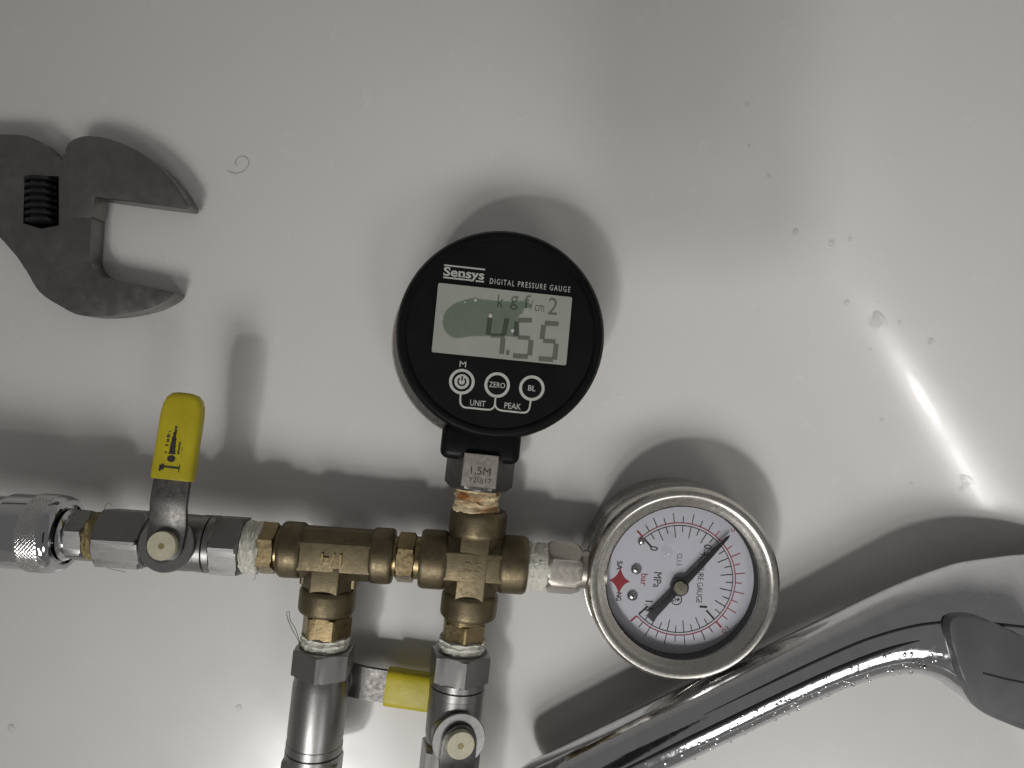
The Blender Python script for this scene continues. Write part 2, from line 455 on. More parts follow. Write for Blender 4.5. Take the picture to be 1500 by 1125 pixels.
nipple('brass hex nipple screwed into the lower arm of the cross', AV, 908, 936, 58, 22, [(898, 910, 30)], [(933, 968, 33.5)], 'brass_bright', 'tape_v')
nip = nipple('scratched steel hex nipple between chrome coupling and ball valve', AX, 110, 137, 68, 8, [(100, 112, 31)], [(135, 156, 33)], 'steel', 'tape_old')

# ------------------------------------------------------------------ ball valves
def ball_valve(label, o, xdir, up, lever_deg, lever_rise, with_print=False, sx_=24.4, h1=18.2):
    """o = face of the first hex end, valve runs along xdir, stem on the side of up"""
    f = frame(o, xdir, up)
    t = Thing('ball_valve', label, 'ball valve', (o.x, o.y, o.z - .011), 0, 'ball valves of the test manifold')
    u = lambda x, y=0, z=0: Vector((x * mm, y * mm, z * mm))
    t.part('hex_end', hexbar(f, 0, h1 * mm, 21.2 * mm, R(90), .07), M['steel'], sharp=20)
    t.part('ball_housing', lathe(f, [((h1 - 1.7) * mm, 9.6 * mm), ((h1 + .8) * mm, 10.1 * mm), ((h1 + 3.8) * mm, 10.7 * mm), (33 * mm, 10.9 * mm), (39 * mm, 10.7 * mm)], 64), M['steel'])
    t.part('clamp_ring', lathe(f, [(37.5 * mm, 10.7 * mm), (37.8 * mm, 11 * mm), (40.6 * mm, 11 * mm), (40.9 * mm, 10.3 * mm)], 64), M['steel'])
    t.part('clamp_ring', lathe(f, [(40.9 * mm, 10.2 * mm), (41.3 * mm, 11.1 * mm), (43.6 * mm, 11.1 * mm), (44 * mm, 10.7 * mm)], 64), M['steel'])
    t.part('hex_end', hexbar(f, 43 * mm, 54.5 * mm, 21.4 * mm, R(90), .08), M['steel'], sharp=20)
    st = f @ u(sx_)
    fs = frame(st, f.to_3x3() @ Vector((0, 0, 1)), f.to_3x3() @ Vector((0, 1, 0)))      # X = stem direction
    t.part('stem_boss', lathe(fs, [(5 * mm, 9.6 * mm), (11.2 * mm, 9.6 * mm), (11.6 * mm, 9.2 * mm)], 56), M['steel'])
    t.part('washer', lathe(fs, [(11.5 * mm, 6 * mm), (11.5 * mm, 10.1 * mm), (12.0 * mm, 10.3 * mm), (12.6 * mm, 10.0 * mm), (12.6 * mm, 6 * mm)], 56, cap=False), M['steel'])
    # lever: stamped plate, rounded round the stem, stepped up, then the vinyl grip
    lv = f @ Matrix.Translation(u(sx_)) @ Matrix.Rotation(R(lever_deg), 4, 'Z')
    rows = []
    for i in range(0, 9):
        a = math.pi * (i / 8) / 2
        rows.append((-6.6 * math.cos(a), 6.6 * math.sin(a) + .01, 13.2))
    rows += [(5.5, 6.8, 13.2), (8, 6.8, 13.6), (11.5, 6.7, 13.4 + lever_rise * .45), (15, 6.6, 13.2 + lever_rise * .9), (18, 6.6, 13.2 + lever_rise), (40, 6.4, 13.2 + lever_rise * 1.15)]
    V, F = [], []
    for x, hw, z in rows:
        for y, dz in ((-hw, -1.1), (-hw, .9), (-hw * .92, 1.15), (hw * .92, 1.15), (hw, .9), (hw, -1.1)):
            V.append(lv @ u(x, y, z + dz))
    for i in range(len(rows) - 1):
        for j in range(6): q = (j + 1) % 6; F.append((i * 6 + j, i * 6 + q, i * 6 + 6 + q, i * 6 + 6 + j))
    F += [tuple(range(6)), tuple(range(len(V) - 6, len(V)))]
    lever = t.part('lever', (V, F), M['steel_dark'], sharp=40)
    # grip as lofted rounded box
    V, F = [], []; NS = 28; zt_ = 13.2 + lever_rise
    g = [(24.2, .80), (24.2, .965), (24.8, 1.0), (28, 1.0), (40, .985), (51, .975), (54, .93), (55.6, .82), (56.4, .62), (56.7, .3)]
    for x, s in g:
        hw = 7.7 * (1 if x < 50 else s / .975); th = 3.5 * (s if x > 50 else 1)
        for i in range(NS):
            a = 2 * math.pi * i / NS; ca, sa = math.cos(a), math.sin(a)
            yy = hw * math.copysign(abs(ca) ** .42, ca) * (s if x < 25 else 1); zz = th * math.copysign(abs(sa) ** .6, sa) * (s if x < 25 else 1)
            dx = -3.2 * (abs(yy) / 7.7) ** 4 if x > 49 else 0
            V.append(lv @ u(x + dx, yy, zt_ + lever_rise * .15 * (x - 18) / 22 + zz))
    for i in range(len(g) - 1):
        for j in range(NS): q = (j + 1) % NS; F.append((i * NS + j, i * NS + q, i * NS + NS + q, i * NS + NS + j))
    F += [tuple(range(NS)), tuple(range(len(V) - NS, len(V)))]
    grip = t.part('grip', (V, F), M['yellow'], sharp=50)
    nut = t.part('stem_nut', lathe(fs, [(12 * mm, 5.3 * mm), (16.2 * mm, 5.3 * mm), (16.7 * mm, 5.1 * mm), (16.75 * mm, 1.2 * mm), (16.5 * mm, 1.0 * mm)], 48), M['cream'])
    t.part('stem_pin', lathe(fs, [(16 * mm, 1.15 * mm), (16.62 * mm, 1.15 * mm)], 20), M['tape_old'], parent=nut)
    if with_print:
        zz = zt_ + 3.62
        def sl(x): return zt_ + lever_rise * .15 * (x - 18) / 22 + 3.55
        def bar(x0, x1, y0, y1):
            return ([lv @ u(x, y * 1.3, sl(x)) for x, y in ((x0, y0), (x1, y0), (x1, y1), (x0, y1))], [(0, 1, 2, 3)])
        parts = [bar(28.4, 29.2, -2.4, 3.0), bar(27.0, 29.3, 2.6, 3.2), bar(27.6, 29.8, 1.9, 2.6), bar(27.2, 30.0, -2.5, -2.25)]
        cc = [lv @ u(31.9 + 1.3 * math.cos(a), .3 + 1.5 * math.sin(a), sl(32)) for a in [2 * math.pi * i / 24 for i in range(24)]]
        parts.append((cc, [tuple(range(24))]))
        rnd = random.Random(3); y = .9; x = 33.5
        while x < 43.5:
            w = rnd.uniform(.5, .95); fade = max(.25, 1 - (x - 33.5) / 12)
            parts.append(bar(x, x + w * .96, .25 - .95 * fade + rnd.uniform(-.15, .1), .25 + .95 * fade + rnd.uniform(-.1, .2)))
            x += w
        x = 33.8
        while x < 41.5:
            w = rnd.uniform(.35, .8)
            if rnd.random() < .75: parts.append(bar(x, x + w * .8, 1.6, 1.6 + rnd.uniform(.5, .95)))
            x += w
        x = 33.8
        while x < 38:
            w = rnd.uniform(.35, .7)
            if rnd.random() < .8: parts.append(bar(x, x + w * .75, -1.75, -1.2 + rnd.uniform(-.1, .1)))
            x += w
        x = 31.5
        while x < 36.5:
            w = rnd.uniform(.3, .6)
            if rnd.random() < .5: parts.append(bar(x, x + w * .5, -2.45, -2.2))
            x += w
        t.part('printed_lettering', join(*parts), M['ink_grey'], parent=grip, smooth=False)
    return t

o1 = AX.at(151.5)
ball_valve('steel ball valve joined to the chrome coupling, black printing on its yellow lever', o1, AX.d, (0, .13, 1), 90 - 2.2, 3.2, True, 28.9)
o3 = AV.at(952)                                  # valve below the cross, second hex end uppermost
ball_valve('steel ball valve below the cross with its cream stem nut showing', o3 + AV.d * .0545, -AV.d, (0.26, 0, 1), 180, 3.0, False, 24.8)
o2 = AT.at(946)
ball_valve('steel ball valve below the tee with its yellow lever turned underneath toward the neighbouring valve', o2, AT.d, (0, 0, -1), -88, -1.5, False, 17.5, 11)

# ------------------------------------------------------------------ chrome hose coupling with knurled ring
fH = AX.fr(60); oH = AX.at(60); kH = K(oH.z); L = lambda p: (AX.at(p) - oH).dot(AX.d)
hc = Thing('hose_coupling', 'polished chrome hose coupling with knurled ring and hose tail', 'hose coupling', (oH.x, oH.y, oH.z - .014))
hc.part('sleeve', lathe(fH, [(L(-150), 49 * kH), (L(6), 49 * kH), (L(8), 50 * kH), (L(16), 53.5 * kH), (L(19), 54 * kH), (L(58), 54 * kH)], 72), M['chrome'])
def knurl(fr, x0, x1, r, starts=58, sub=5, m=32, depth=.026):
    """ring with two families of crossing helical grooves"""
    V, F = [], []; N = starts * sub
    for j in range(m + 1):
        x = x0 + (x1 - x0) * j / m; e = min(1, min(j, m - j) / 3)
        for i in range(N):
            a = 2 * math.pi * i / N
            w1 = .5 + .5 * math.cos(2 * math.pi * (i / sub + j * .20)); w2 = .5 + .5 * math.cos(2 * math.pi * (i / sub - j * .20))
            rr = r * (1 - depth * (.65 * w1 + .45 * w2) * e) * (1 - .025 * (1 - e))
            V.append(fr @ Vector((x, rr * math.cos(a), rr * math.sin(a))))
    for j in range(m):
        for i in range(N): k2 = (i + 1) % N; F.append((j * N + i, j * N + k2, (j + 1) * N + k2, (j + 1) * N + i))
    return V, F
ring = hc.part('knurled_ring', knurl(fH, L(54), L(86), 57 * kH), M['chrome_knurl'], sharp=60)
hc.part('ring_lip', lathe(fH, [(L(84), 50 * kH), (L(84), 55.5 * kH), (L(89), 56 * kH), (L(96), 54 * kH), (L(100), 50 * kH), (L(100), 44 * kH), (L(93), 42 * kH), (L(91), 30 * kH)], 72, cap=False), M['chrome'], parent=ring)
hc.part('inner_sleeve', lathe(fH, [(L(82), 38 * kH), (L(102), 38 * kH), (L(106), 35 * kH), (L(108), 32 * kH), (L(112), 31 * kH)], 64), M['chrome'])

# ------------------------------------------------------------------ digital pressure gauge
ZF = .036
cD = P(733, 490, ZF); ROT = -5.9
dg_ = Thing('digital_pressure_gauge', 'round black digital pressure gauge with grey LCD reading 4.55', 'pressure gauge', (cD.x, cD.y, .004), R(ROT))
kd = K(ZF)
zf = zframe(Vector((cD.x, cD.y, 0)))
dg_.part('rear_case', lathe(zframe(Vector((cD.x - .0034, cD.y - .0025, 0))), [(.0035, .030), (.004, .0365), (.006, .0388), (.020, .0396), (.021, .0390)], 96), M['bezel'])
case = dg_.part('case', lathe(zf, [(.0195, .0385), (.020, .0396), (.0325, .0398), (.0345, .0394), (.0357, .0384), (.036, .0372), (.0358, .0362), (.0350, .0355), (.0349, .030)], 128), M['black'])
face = dg_.part('face_plate', lathe(zf, [(.0340, .0356), (.0351, .0354), (.03515, .010)], 128), M['black_face'])
# socket under the case
so = P(709, 650, .018)
fK = frame(P(709, 622, .0185), Vector((math.sin(R(ROT)), -math.cos(R(ROT)), 0)))
def q(y): return abs(P(709, y, .0185).y - P(709, 622, .0185).y)
kk = K(.0185)
dg_.part('socket', box(fK, (0, -56 * kk, -.0135), (q(672), 56 * kk, .0135), .0032, 4), M['black'])
f6 = frame(AV.at(690), AV.d); LV = lambda py: (AV.at(py) - AV.at(690)).dot(AV.d); kv = K(zc)
hx = dg_.part('socket_hex', hexbar(f6, LV(662), LV(715), 86 * kv, R(0), .12), M['steel_dark'], sharp=20)
hfz = zc + 43 * kv
lab = box(frame(AV.at(688), AV.d, (0, 0, 1)), (LV(664), -24.2 * kv, 42.2 * kv), (LV(710), 24.2 * kv, 43.25 * kv), .0001, 1)
lb = dg_.part('stamped_flat', lab, M['steel_pale'], parent=hx)
fx = frame(AV.at(685) + Vector((0, 0, 43.3 * kv)), Vector((-AV.d.y, AV.d.x, 0)))
dg_.part('stamped_lettering', join(text('1.5M', frame(AV.at(685) + Vector((.0003, 0, 43.3 * kv)), Vector((-AV.d.y, AV.d.x, 0))), 28 * kv, 10.5 * kv, .00006, 0),
                                   text('Y2UJ17', frame(AV.at(699) + Vector((.0003, 0, 43.3 * kv)), Vector((-AV.d.y, AV.d.x, 0))), 32 * kv, 8.5 * kv, .00006, 0)), M['ink_grey'], parent=hx, smooth=False)
dg_.part('thread_tape', tape_roll(f6, LV(711), LV(752), 32.5 * kv, 4), M['tape_rust'])

zp = .03520                                     # printed level on the face
def F(px, py, dz=0): return P(px, py, zp + dz)
# LCD window
lc = [(641, 414), (839.5, 434.5), (830, 537), (631, 517.5)]
ctr = sum((F(*c) for c in lc), Vector()) / 4
def rounded(pts, r, n=6):
    out = []; m = len(pts)
    for i in range(m):
        p, a, b = pts[i], pts[i - 1], pts[(i + 1) % m]
        u = (a - p).normalized() * r; w = (b - p).normalized() * r
        for k_ in range(n + 1):
            t = k_ / n; out.append(p + u * (1 - t) ** 2 + w * t ** 2)
    return out
lcd_o = rounded([F(*c) for c in lc], .0011)
lcd = dg_.part('lcd_screen', prism([(p.x, p.y) for p in lcd_o], zp - .0003, zp + .00015), M['lcd'], parent=face)
dg_.part('screen_frame', ribbon(lcd_o, .0005, .00022, True), M['black'], parent=face)
zs = .00020
def C4(x, y, dz=zs): return F(620 + x / 4.5, 370 + y / 4.5, dz)
def C6(x, y, dz=zs): return F(630 + x / 6.618, 380 + y / 6.618, dz)
w7 = .00190
seg7 = [((578, 575), (558, 735), 1), ((585, 742), (720, 742), .8), ((742, 575), (712, 735), 1), ((705, 765), (690, 920), 1),
        ((850, 592), (985, 592), .95), ((840, 605), (828, 745), 1), ((850, 758), (965, 765), .8), ((978, 785), (962, 935), 1), ((800, 938), (945, 945), .95),
        ((1110, 620), (1245, 628), .95), ((1100, 640), (1082, 775), 1), ((1095, 790), (1215, 800), .85), ((1222, 820), (1205, 975), 1), ((1050, 965), (1190, 975), .95)]
vf = [ribbon([C6(*a), C6(*b)], w7 * s, .00005) for a, b, s in seg7]
vf.append(ribbon([C6(735, 905), C6(765, 908)], w7, .00005))
for ch, cx, cy, w_, h_ in (('k', 682, 410, 62, 125), ('g', 812, 425, 78, 135), ('f', 940, 410, 62, 125), ('/', 985, 440, 26, 110), ('cm', 1058, 475, 92, 62), ('2', 1190, 455, 92, 165)):
    p_ = C6(cx, cy); vf.append(text(ch, Matrix.Translation(p_) @ Matrix.Rotation(R(ROT), 4, 'Z'), w_ / 6.618 * kd, h_ / 6.618 * kd, .00005, .0))
dg_.part('lcd_digits', join(*vf), M['segment'], parent=face, smooth=False)
film = [(120, 600), (150, 510), (230, 440), (330, 400), (410, 380), (470, 388), (560, 398), (680, 410), (800, 412), (900, 408), (960, 425), (985, 455), (950, 475), (905, 480), (900, 520), (860, 545), (845, 600), (858, 660), (862, 745), (820, 758), (740, 748), (600, 745), (480, 748), (380, 752), (260, 768), (190, 745), (135, 680)]
fo = smooth_path([C6(x, y, .00028) for x, y in film], 4, True)
dg_.part('water_film', prism([(p.x, p.y) for p in fo], zp + .00030, zp + .00038), M['film'], parent=face)
def dome(c, rx, ry, hgt, nrm=Vector((0, 0, 1)), seed=0, irr=.0, seg=20, rot=0):
    fr = frame(c, Vector((math.cos(rot), math.sin(rot), 0)) if abs(nrm.z) > .2 else (1, 0, 0), nrm)
    V, Fc = [], []; rings = 5
    for j in range(rings):
        t = j / rings * math.pi / 2
        for i in range(seg):
            a = 2 * math.pi * i / seg; w = 1 + irr * noise.noise(Vector((math.cos(a) * 1.3 + seed, math.sin(a) * 1.3, seed * 1.7)))
            V.append(fr @ Vector((rx * w * math.cos(a) * math.cos(t), ry * w * math.sin(a) * math.cos(t), hgt * math.sin(t) - hgt * .05)))
    V.append(fr @ Vector((0, 0, hgt)))
    for j in range(rings - 1):
        for i in range(seg): k2 = (i + 1) % seg; Fc.append((j * seg + i, j * seg + k2, (j + 1) * seg + k2, (j + 1) * seg + i))
    for i in range(seg): Fc.append(((rings - 1) * seg + i, (rings - 1) * seg + (i + 1) % seg, len(V) - 1))
    Fc.append(tuple(range(seg))[::-1]); return V, Fc
for x, y, r in ((583, 545, 3.0), (797, 690, 2.8), (437, 395, 2.4), (335, 415, 1.4)):
    dg_.part('droplet', dome(C6(x, y, .00036), r * kd, r * kd * 1.15, .0004), M['print'], parent=face)
# lettering
ff = lambda px, py, dz=0: Matrix.Translation(F(px, py, dz)) @ Matrix.Rotation(R(ROT), 4, 'Z')
def C65(x, y): return (630 + x / 6.618, 380 + y / 6.618)
lx, ly = C65(325, 148)
sens = [text('Sensys', ff(lx, ly + .5), 60 * kd, 17.5 * kd, .00008, .022)]
def line(a, b, w): return ribbon([F(*C65(*a)), F(*C65(*b))], w * kd, .00008)
sens += [line((135, 60), (530, 102), 2.2), (line((125, 178), (412, 208), 2.2)), line((440, 213), (520, 220), 2.2)]
# slab serifs
for a, b in (((128, 155), (150, 157)), ((190, 92), (188, 112)), ((133, 138), (131, 160)), ((280, 170), (312, 174)), ((318, 174), (345, 177)), ((272, 128), (292, 130)), ((400, 136), (432, 139)), ((445, 141), (470, 143))):
    sens.append(line(a, b, 1.5))
dg_.part('brand_lettering', join(*sens), M['print'], parent=face, smooth=False)
tx, ty = C65(972, 250)
dg_.part('title_lettering', text('DIGITAL PRESSURE GAUGE', ff(tx - .5, ty + .3), 119 * kd, 8.2 * kd, .00008, .004, 1.35), M['print'], parent=face, smooth=False)
def C45(x, y): return (620 + x / 4.5, 370 + y / 4.5)
for i, (bx, by) in enumerate(((253, 853), (485, 875), (714, 896))):
    px, py = C45(bx, by); c = F(px, py)
    btn = dg_.part('button', lathe(zframe(Vector((c.x, c.y, 0))), [(zp - .0004, 15 * kd), (zp + .00016, 15 * kd), (zp + .00018, 14.5 * kd)], 48), M['black_face'])
    dg_.part('button_ring', ribbon(circle(F(px, py, .0001), 16.6 * kd, 56), 4.2 * kd, .00016, True), M['print'], parent=btn)
    if i == 0:
        dg_.part('power_symbol', join(lathe(zframe(Vector((c.x, c.y, 0))), [(zp + .0001, 10.8 * kd), (zp + .00030, 10.8 * kd)], 40)), M['print'], parent=btn)
        pw = [ribbon(circle(F(px, py, .00032), 5.6 * kd, 24, R(125 + ROT), R(415 + ROT)), 2.2 * kd, .00008), ribbon([F(px + .8, py - 8, .00032), F(px, py - 1, .00032)], 2.2 * kd, .00008)]
        dg_.part('power_mark', join(*pw), M['black'], parent=btn, smooth=False)
    else:
        dg_.part('button_lettering', text(('', 'ZERO', 'BL')[i], ff(px, py, .0003), (0, 23.5, 11)[i] * kd, 8 * kd, .0001, .008), M['print'], parent=btn, smooth=False)
def pl(pts): return [F(*C45(*p)) for p in pts]
br = [(245, 935), (243, 985), (252, 1008), (272, 1022), (310, 1026), (420, 1037), (450, 1032), (468, 1010), (474, 960)]
br2 = [(474, 960), (472, 1005), (485, 1030), (510, 1042), (560, 1048), (650, 1057), (680, 1052), (697, 1030), (706, 980)]
px, py = C45(260, 738)
mk = [ribbon(smooth_path(pl(br), 4), 2.6 * kd, .00008), ribbon(smooth_path(pl(br2), 4), 2.6 * kd, .00009), text('M', ff(px, py), 9.5 * kd, 8.5 * kd, .00008, 0)]
px, py = C45(358, 995); mk.append(text('UNIT', ff(px, py), 22.5 * kd, 8.6 * kd, .00008, .004))
px, py = C45(588, 1014); mk.append(text('PEAK', ff(px, py), 24.5 * kd, 8.6 * kd, .00008, .004))
dg_.part('bracket_lettering', join(*mk), M['print'], parent=face, smooth=False)
# slight lean of the head so that the rear case shows on one side
dg_.e.matrix_world = dg_.m @ Matrix.Translation((-.001, -.0003, 0)) @ Matrix.Rotation(R(2.0), 4, 'Y') @ Matrix.Rotation(R(-.8), 4, 'X')

# ------------------------------------------------------------------ dial pressure gauge
ZB = .030; cG = P(1002.5, 857, ZB); kb = K(ZB); AG = -4.0     # direction of the gauge's own "up" in the picture plane
gg = Thing('dial_pressure_gauge', 'steel rimmed dial pressure gauge with white face and black needle', 'pressure gauge', (cG.x, cG.y, 0), R(AG - 90))
zg = zframe(Vector((cG.x, cG.y, 0)))
gg.part('case', lathe(zg, [(.0004, .030), (.0006, .0368), (.0022, .0379), (.0183, .0379), (.0187, .0362)], 128), M['bezel'])
bz = gg.part('bezel', lathe(zg, [(.0180, .0358), (.0182, .0372), (.0195, .0377), (.0270, .0377), (.0288, .0372), (.0298, .0362), (.0300, .0350), (.0298, .0338), (.0290, .0328), (.0282, .0316), (.0276, .0305), (.0272, .0300), (.0195, .0300)], 160, cap=False), M['bezel'])
gg.part('gasket', lathe(zg, [(.0268, .0300), (.0266, .0296), (.0180, .0297)], 128, cap=False), M['dark_gap'])
ZD = .0212
dial = gg.part('dial_plate', lathe(zg, [(ZD - .0008, .0299), (ZD, .0299)], 128), M['dial'])
kD = K(ZD); dc = Vector((cG.x, cG.y, ZD))
def D(ang, rpx, dz=.00005): return dc + Vector((math.cos(R(ang)), math.sin(R(ang)), 0)) * rpx * kD + Vector((0, 0, dz))
A0 = AG + 135
def av(v): return A0 - 270 * v / 1.5
RS = 80.5
blk, red = [], []
arcp = lambda r: [D(A0 - 270 * i / 96, r) for i in range(97)]
blk.append(ribbon(arcp(RS - 2.1), 1.25 * kD, .00004)); red.append(ribbon(arcp(RS + 1.8), 1.5 * kD, .00004))
for i in range(31):
    a = av(i * .05); major = i % 10 == 0; mid = i % 2 == 0
    ln = 17 if mid else 9.5
    if major: ln = 17
    blk.append(ribbon([D(a, RS - 2.5, .00007), D(a, RS - 2.5 - ln, .00007)], (2.6 if major else 1.25) * kD, .00004))
    (red if major else blk if i < 9 or i > 20 else red).append(ribbon([D(a, RS + 2.5, .00007), D(a, RS + 2.5 + (11 if major else 14 if mid else 9), .00007)], (2.6 if major else 1.25) * kD, .00004))
def dtext(s, px, py, w, h, m, deg=AG - 90, bold=0):
    """lettering centred on a photograph pixel of the dial; w along the reading direction, in pixels"""
    return text(s, flatframe(px, py, ZD + .00004, deg), w * kD, h * kD, .00005, bold)
# place by photograph pixels measured on the dial
off = Vector((0, 0))
def crop(x, y): return (840 + x / 3.878, 690 + y / 3.878)
for s, x, y, w, h, bo in (('0', 458, 452, 6.5, 11.5, .01), ('0.5', 762, 462, 17, 11.5, .01), ('1', 738, 783, 3, 11, .0), ('1.5', 428, 778, 15, 11, .0),
                          ('MPa', 477, 630, 22, 11.5, 0), ('CL1.5', 602, 515, 17.5, 7.5, -.01), ('PRESSURE GAUGE', 722, 622, 72, 8.5, -.006)):
    px, py = crop(x, y); blk.append(dtext(s, px, py - 3, w, h, None, bold=bo))
for s, x, y, w, h in (('bar', 402, 630, 17.5, 10), ('5', 912, 348, 5, 9), ('10', 862, 914, 10, 8), ('15', 268, 915, 9, 9)):
    px, py = crop(x, y); deg = AG - 90
    if s == '10': deg = AG - 130
    red.append(dtext(s, px, py - 3, w, h, None, deg))
# round approval mark
px, py = crop(585, 738); c = P(px, py - 2, ZD + .00005)
blk.append(ribbon(circle(c, 7.6 * kD, 32), 1.4 * kD, .00004, True))
blk.append(text('G', flatframe(px - 3.4, py - 2, ZD + .00004, AG - 90), 5.5 * kD, 5.5 * kD, .00005, .02))
for a in (0, 60, 120): blk.append(ribbon([P(px + 2.6, py - 2, ZD + .00006) + Vector((math.cos(R(a)), math.sin(R(a)), 0)) * s * 3.0 * kD for s in (-1, 1)], 1.0 * kD, .00004))
# four pointed star emblem
sx0, sy0 = crop(262, 632); star = []
for i in range(4):
    a = R(90 * i + AG); a2 = R(90 * i + 90 + AG); c0 = P(sx0, sy0 - 2, ZD + .00006)
    r0 = (15.5, 20)[i % 2]; r1 = (15.5, 20)[(i + 1) % 2]
    tip = c0 + Vector((math.cos(a), math.sin(a), 0)) * r0 * kD; nxt = c0 + Vector((math.cos(a2), math.sin(a2), 0)) * r1 * kD
    mid = c0 + Vector((math.cos((a + a2) / 2), math.sin((a + a2) / 2), 0)) * 5.5 * kD
    for j in range(8):
        t = j / 8; star.append(tip * (1 - t) ** 2 + mid * 2 * t * (1 - t) + nxt * t * t)
gg.part('star_emblem', prism([(p.x, p.y) for p in star], ZD + .00002, ZD + .0001), M['star_red'], parent=dial, smooth=False)
for s, x, y, w in (('SA', 262, 545, 13), ('NG', 258, 722, 12)):
    px, py = crop(x, y); blk.append(text(s, flatframe(px, py - 2, ZD + .0001, AG - 90), w * kD, 8 * kD, .00005, .01))
gg.part('black_markings', join(*blk), M['ink'], parent=dial, smooth=False)
gg.part('red_markings', join(*red), M['ink_red'], parent=dial, smooth=False)
for x, y in ((357, 556), (335, 706)):
    px, py = crop(x, y); c = P(px, py, ZD)
    scw = gg.part('dial_screw', dome(c, 8.4 * kD, 8.4 * kD, .0014), M['screw'], parent=dial)
    gg.part('screw_slot', ribbon([c + Vector((-.0006, .0009, .00138)), c + Vector((.0006, -.0009, .00138))], .0004, .0001), M['dark_gap'], parent=dial)
px, py = crop(385, 398); c = P(px, py, ZD)
gg.part('stop_pin', dome(c, 5.5 * kD, 6.5 * kD, .0012), M['screw'], parent=dial)
# needle
na = 46.0; nz = ZD + .0022; u = Vector((math.cos(R(na)), math.sin(R(na)), 0)); w = Vector((-u.y, u.x, 0))
hub = P(995.5, 860, nz)
outl = [(-64, 6.4), (-64, -6.4), (-20, -5.2), (0, -5.6), (40, -4.4), (100, -2.0), (106, 0), (100, 2.0), (40, 4.4), (0, 5.6), (-20, 5.2)]
kN = K(nz)
npts = [hub + u * a * kN + w * b * kN for a, b in outl]
nd = gg.part('needle', prism([(p.x, p.y) for p in npts], nz, nz + .0006, .0002), M['needle'])
gg.part('hub_disc', lathe(zframe(Vector((hub.x, hub.y, 0))), [(ZD, 13 * kN), (nz + .0008, 13 * kN), (nz + .0011, 12 * kN)], 40), M['needle'], parent=nd)
gg.part('hub_cap', lathe(zframe(Vector((hub.x, hub.y, 0))), [(nz + .001, 9.8 * kN), (nz + .0022, 9.6 * kN), (nz + .0026, 8.6 * kN), (nz + .00265, 1.6 * kN), (nz + .0022, 1.4 * kN)], 40), M['hub'], parent=nd)
gl = gg.part('glass_pane', lathe(zg, [(.0268, .0297), (.0274, .0297)], 96), M['glass'])
for x, y, r, s in ((395, 400, 6, 1), (530, 455, 8, 3)):
    px, py = crop(x, y); gg.part('droplet', dome(P(px, py, .0274), r * kb, r * kb * 1.3, .0007, seed=s, irr=.5), M['water'], parent=gl)
# stem towards the cross
fG = AX.fr(800); Lg = lambda p: (AX.at(p) - AX.at(800)).dot(AX.d); kg = AX.k(820)
sh = gg.part('stem_hex', hexbar(fG, Lg(798), Lg(849), 66 * kg, R(0), .16), M['steel_pale'], sharp=20)
gg.part('stem', lathe(fG, [(Lg(846), 27 * kg), (Lg(856), 28 * kg), (Lg(885), 28 * kg)], 40), M['steel_pale'])
gg.part('thread_tape', tape_roll(fG, Lg(764), Lg(803), 33.5 * kg, 4), M['tape'])

# ------------------------------------------------------------------ adjustable wrench lying on the tub
ZW = .0105
def WP(pts, z=ZW): return [(p.x, p.y) for p in (P(x, y, z) for x, y in pts)]
wr = Thing('adjustable_wrench', 'dark steel adjustable wrench lying with its jaws open', 'wrench', P(60, 330, 0))
def sm(pts, n=5): return [(p.x, p.y) for p in smooth_path([Vector((x, y, 0)) for x, y in pts], n)]
body = [(-330, 215), (-150, 205)] + sm([(-60, 198), (20, 197), (52, 204), (72, 222)], 4) + [(96, 238), (137, 262), (131, 380)] + sm([(131, 381), (137, 394), (152, 406), (200, 416), (246, 426)], 3) + sm([(248, 427), (255, 430), (246, 440), (215, 454), (165, 463), (118, 462), (88, 448), (58, 428), (38, 396), (18, 368), (-20, 330), (-80, 296), (-160, 285), (-330, 290)], 4)[1:]
hole = [(36, 258), (86, 258), (86, 330), (60, 335), (34, 327)]
wr.part('body', prism(WP(body), .0008, ZW, .0011, [WP(hole)]), M['wrench'], sharp=30)
jaw = [(90, 236)] + sm([(92, 232), (100, 208), (130, 198), (175, 208), (222, 234), (258, 270), (278, 303)], 4) + [(274, 306), (232, 301), (150, 290), (139, 288), (136, 318), (100, 318), (96, 260)]
wr.part('movable_jaw', prism(WP(jaw, ZW + .0008), .0020, ZW + .0008, .0011), M['wrench_edge'], sharp=30)
wc = P(60, 294, .0075)
fw = frame(wc, (0.03, -1, 0))
prof = []
for i in range(7):
    x = -.0095 + i * .00285
    prof += [(x, .0040), (x + .0004, .0058), (x + .0016, .0058), (x + .0020, .0040)]
wr.part('adjusting_screw', lathe(fw, prof, 40), M['needle'])
wr.part('screw_well', prism(WP([(30, 252), (92, 252), (92, 340), (30, 340)], .003), .0004, .0012), M['dark_gap'])

# ------------------------------------------------------------------ hand shower
spine = [(792, 1160, 43, 20, 12.5), (812, 1150, 46, 20.5, 13), (1000, 1059, 47, 22, 13), (1150, 987, 48, 23, 13), (1230, 951, 51, 24, 13.5), (1300, 926, 60, 25, 14), (1350, 917, 75, 26, 15), (1400, 918, 98, 27, 16), (1450, 926, 117, 28, 17), (1500, 935, 131, 28, 16), (1580, 950, 147, 28, 15.5), (1680, 968, 150, 28, 15), (1780, 985, 130, 28, 14.5), (1840, 995, 80, 32, 14), (1858, 998, 20, 32, 6)]
hs0 = P(1000, 1070, 0)
hs = Thing('hand_shower', 'wet chrome hand shower with grey spray plate lying beside the dial gauge', 'hand shower', (hs0.x, hs0.y, .004))
def lerp_spine(n=6):
    pts = smooth_path([Vector((a[0], a[1], 0)) for a in spine], n); wid = smooth_path([Vector((a[2], a[3], a[4])) for a in spine], n)
    return pts, wid
sp, wd = lerp_spine()
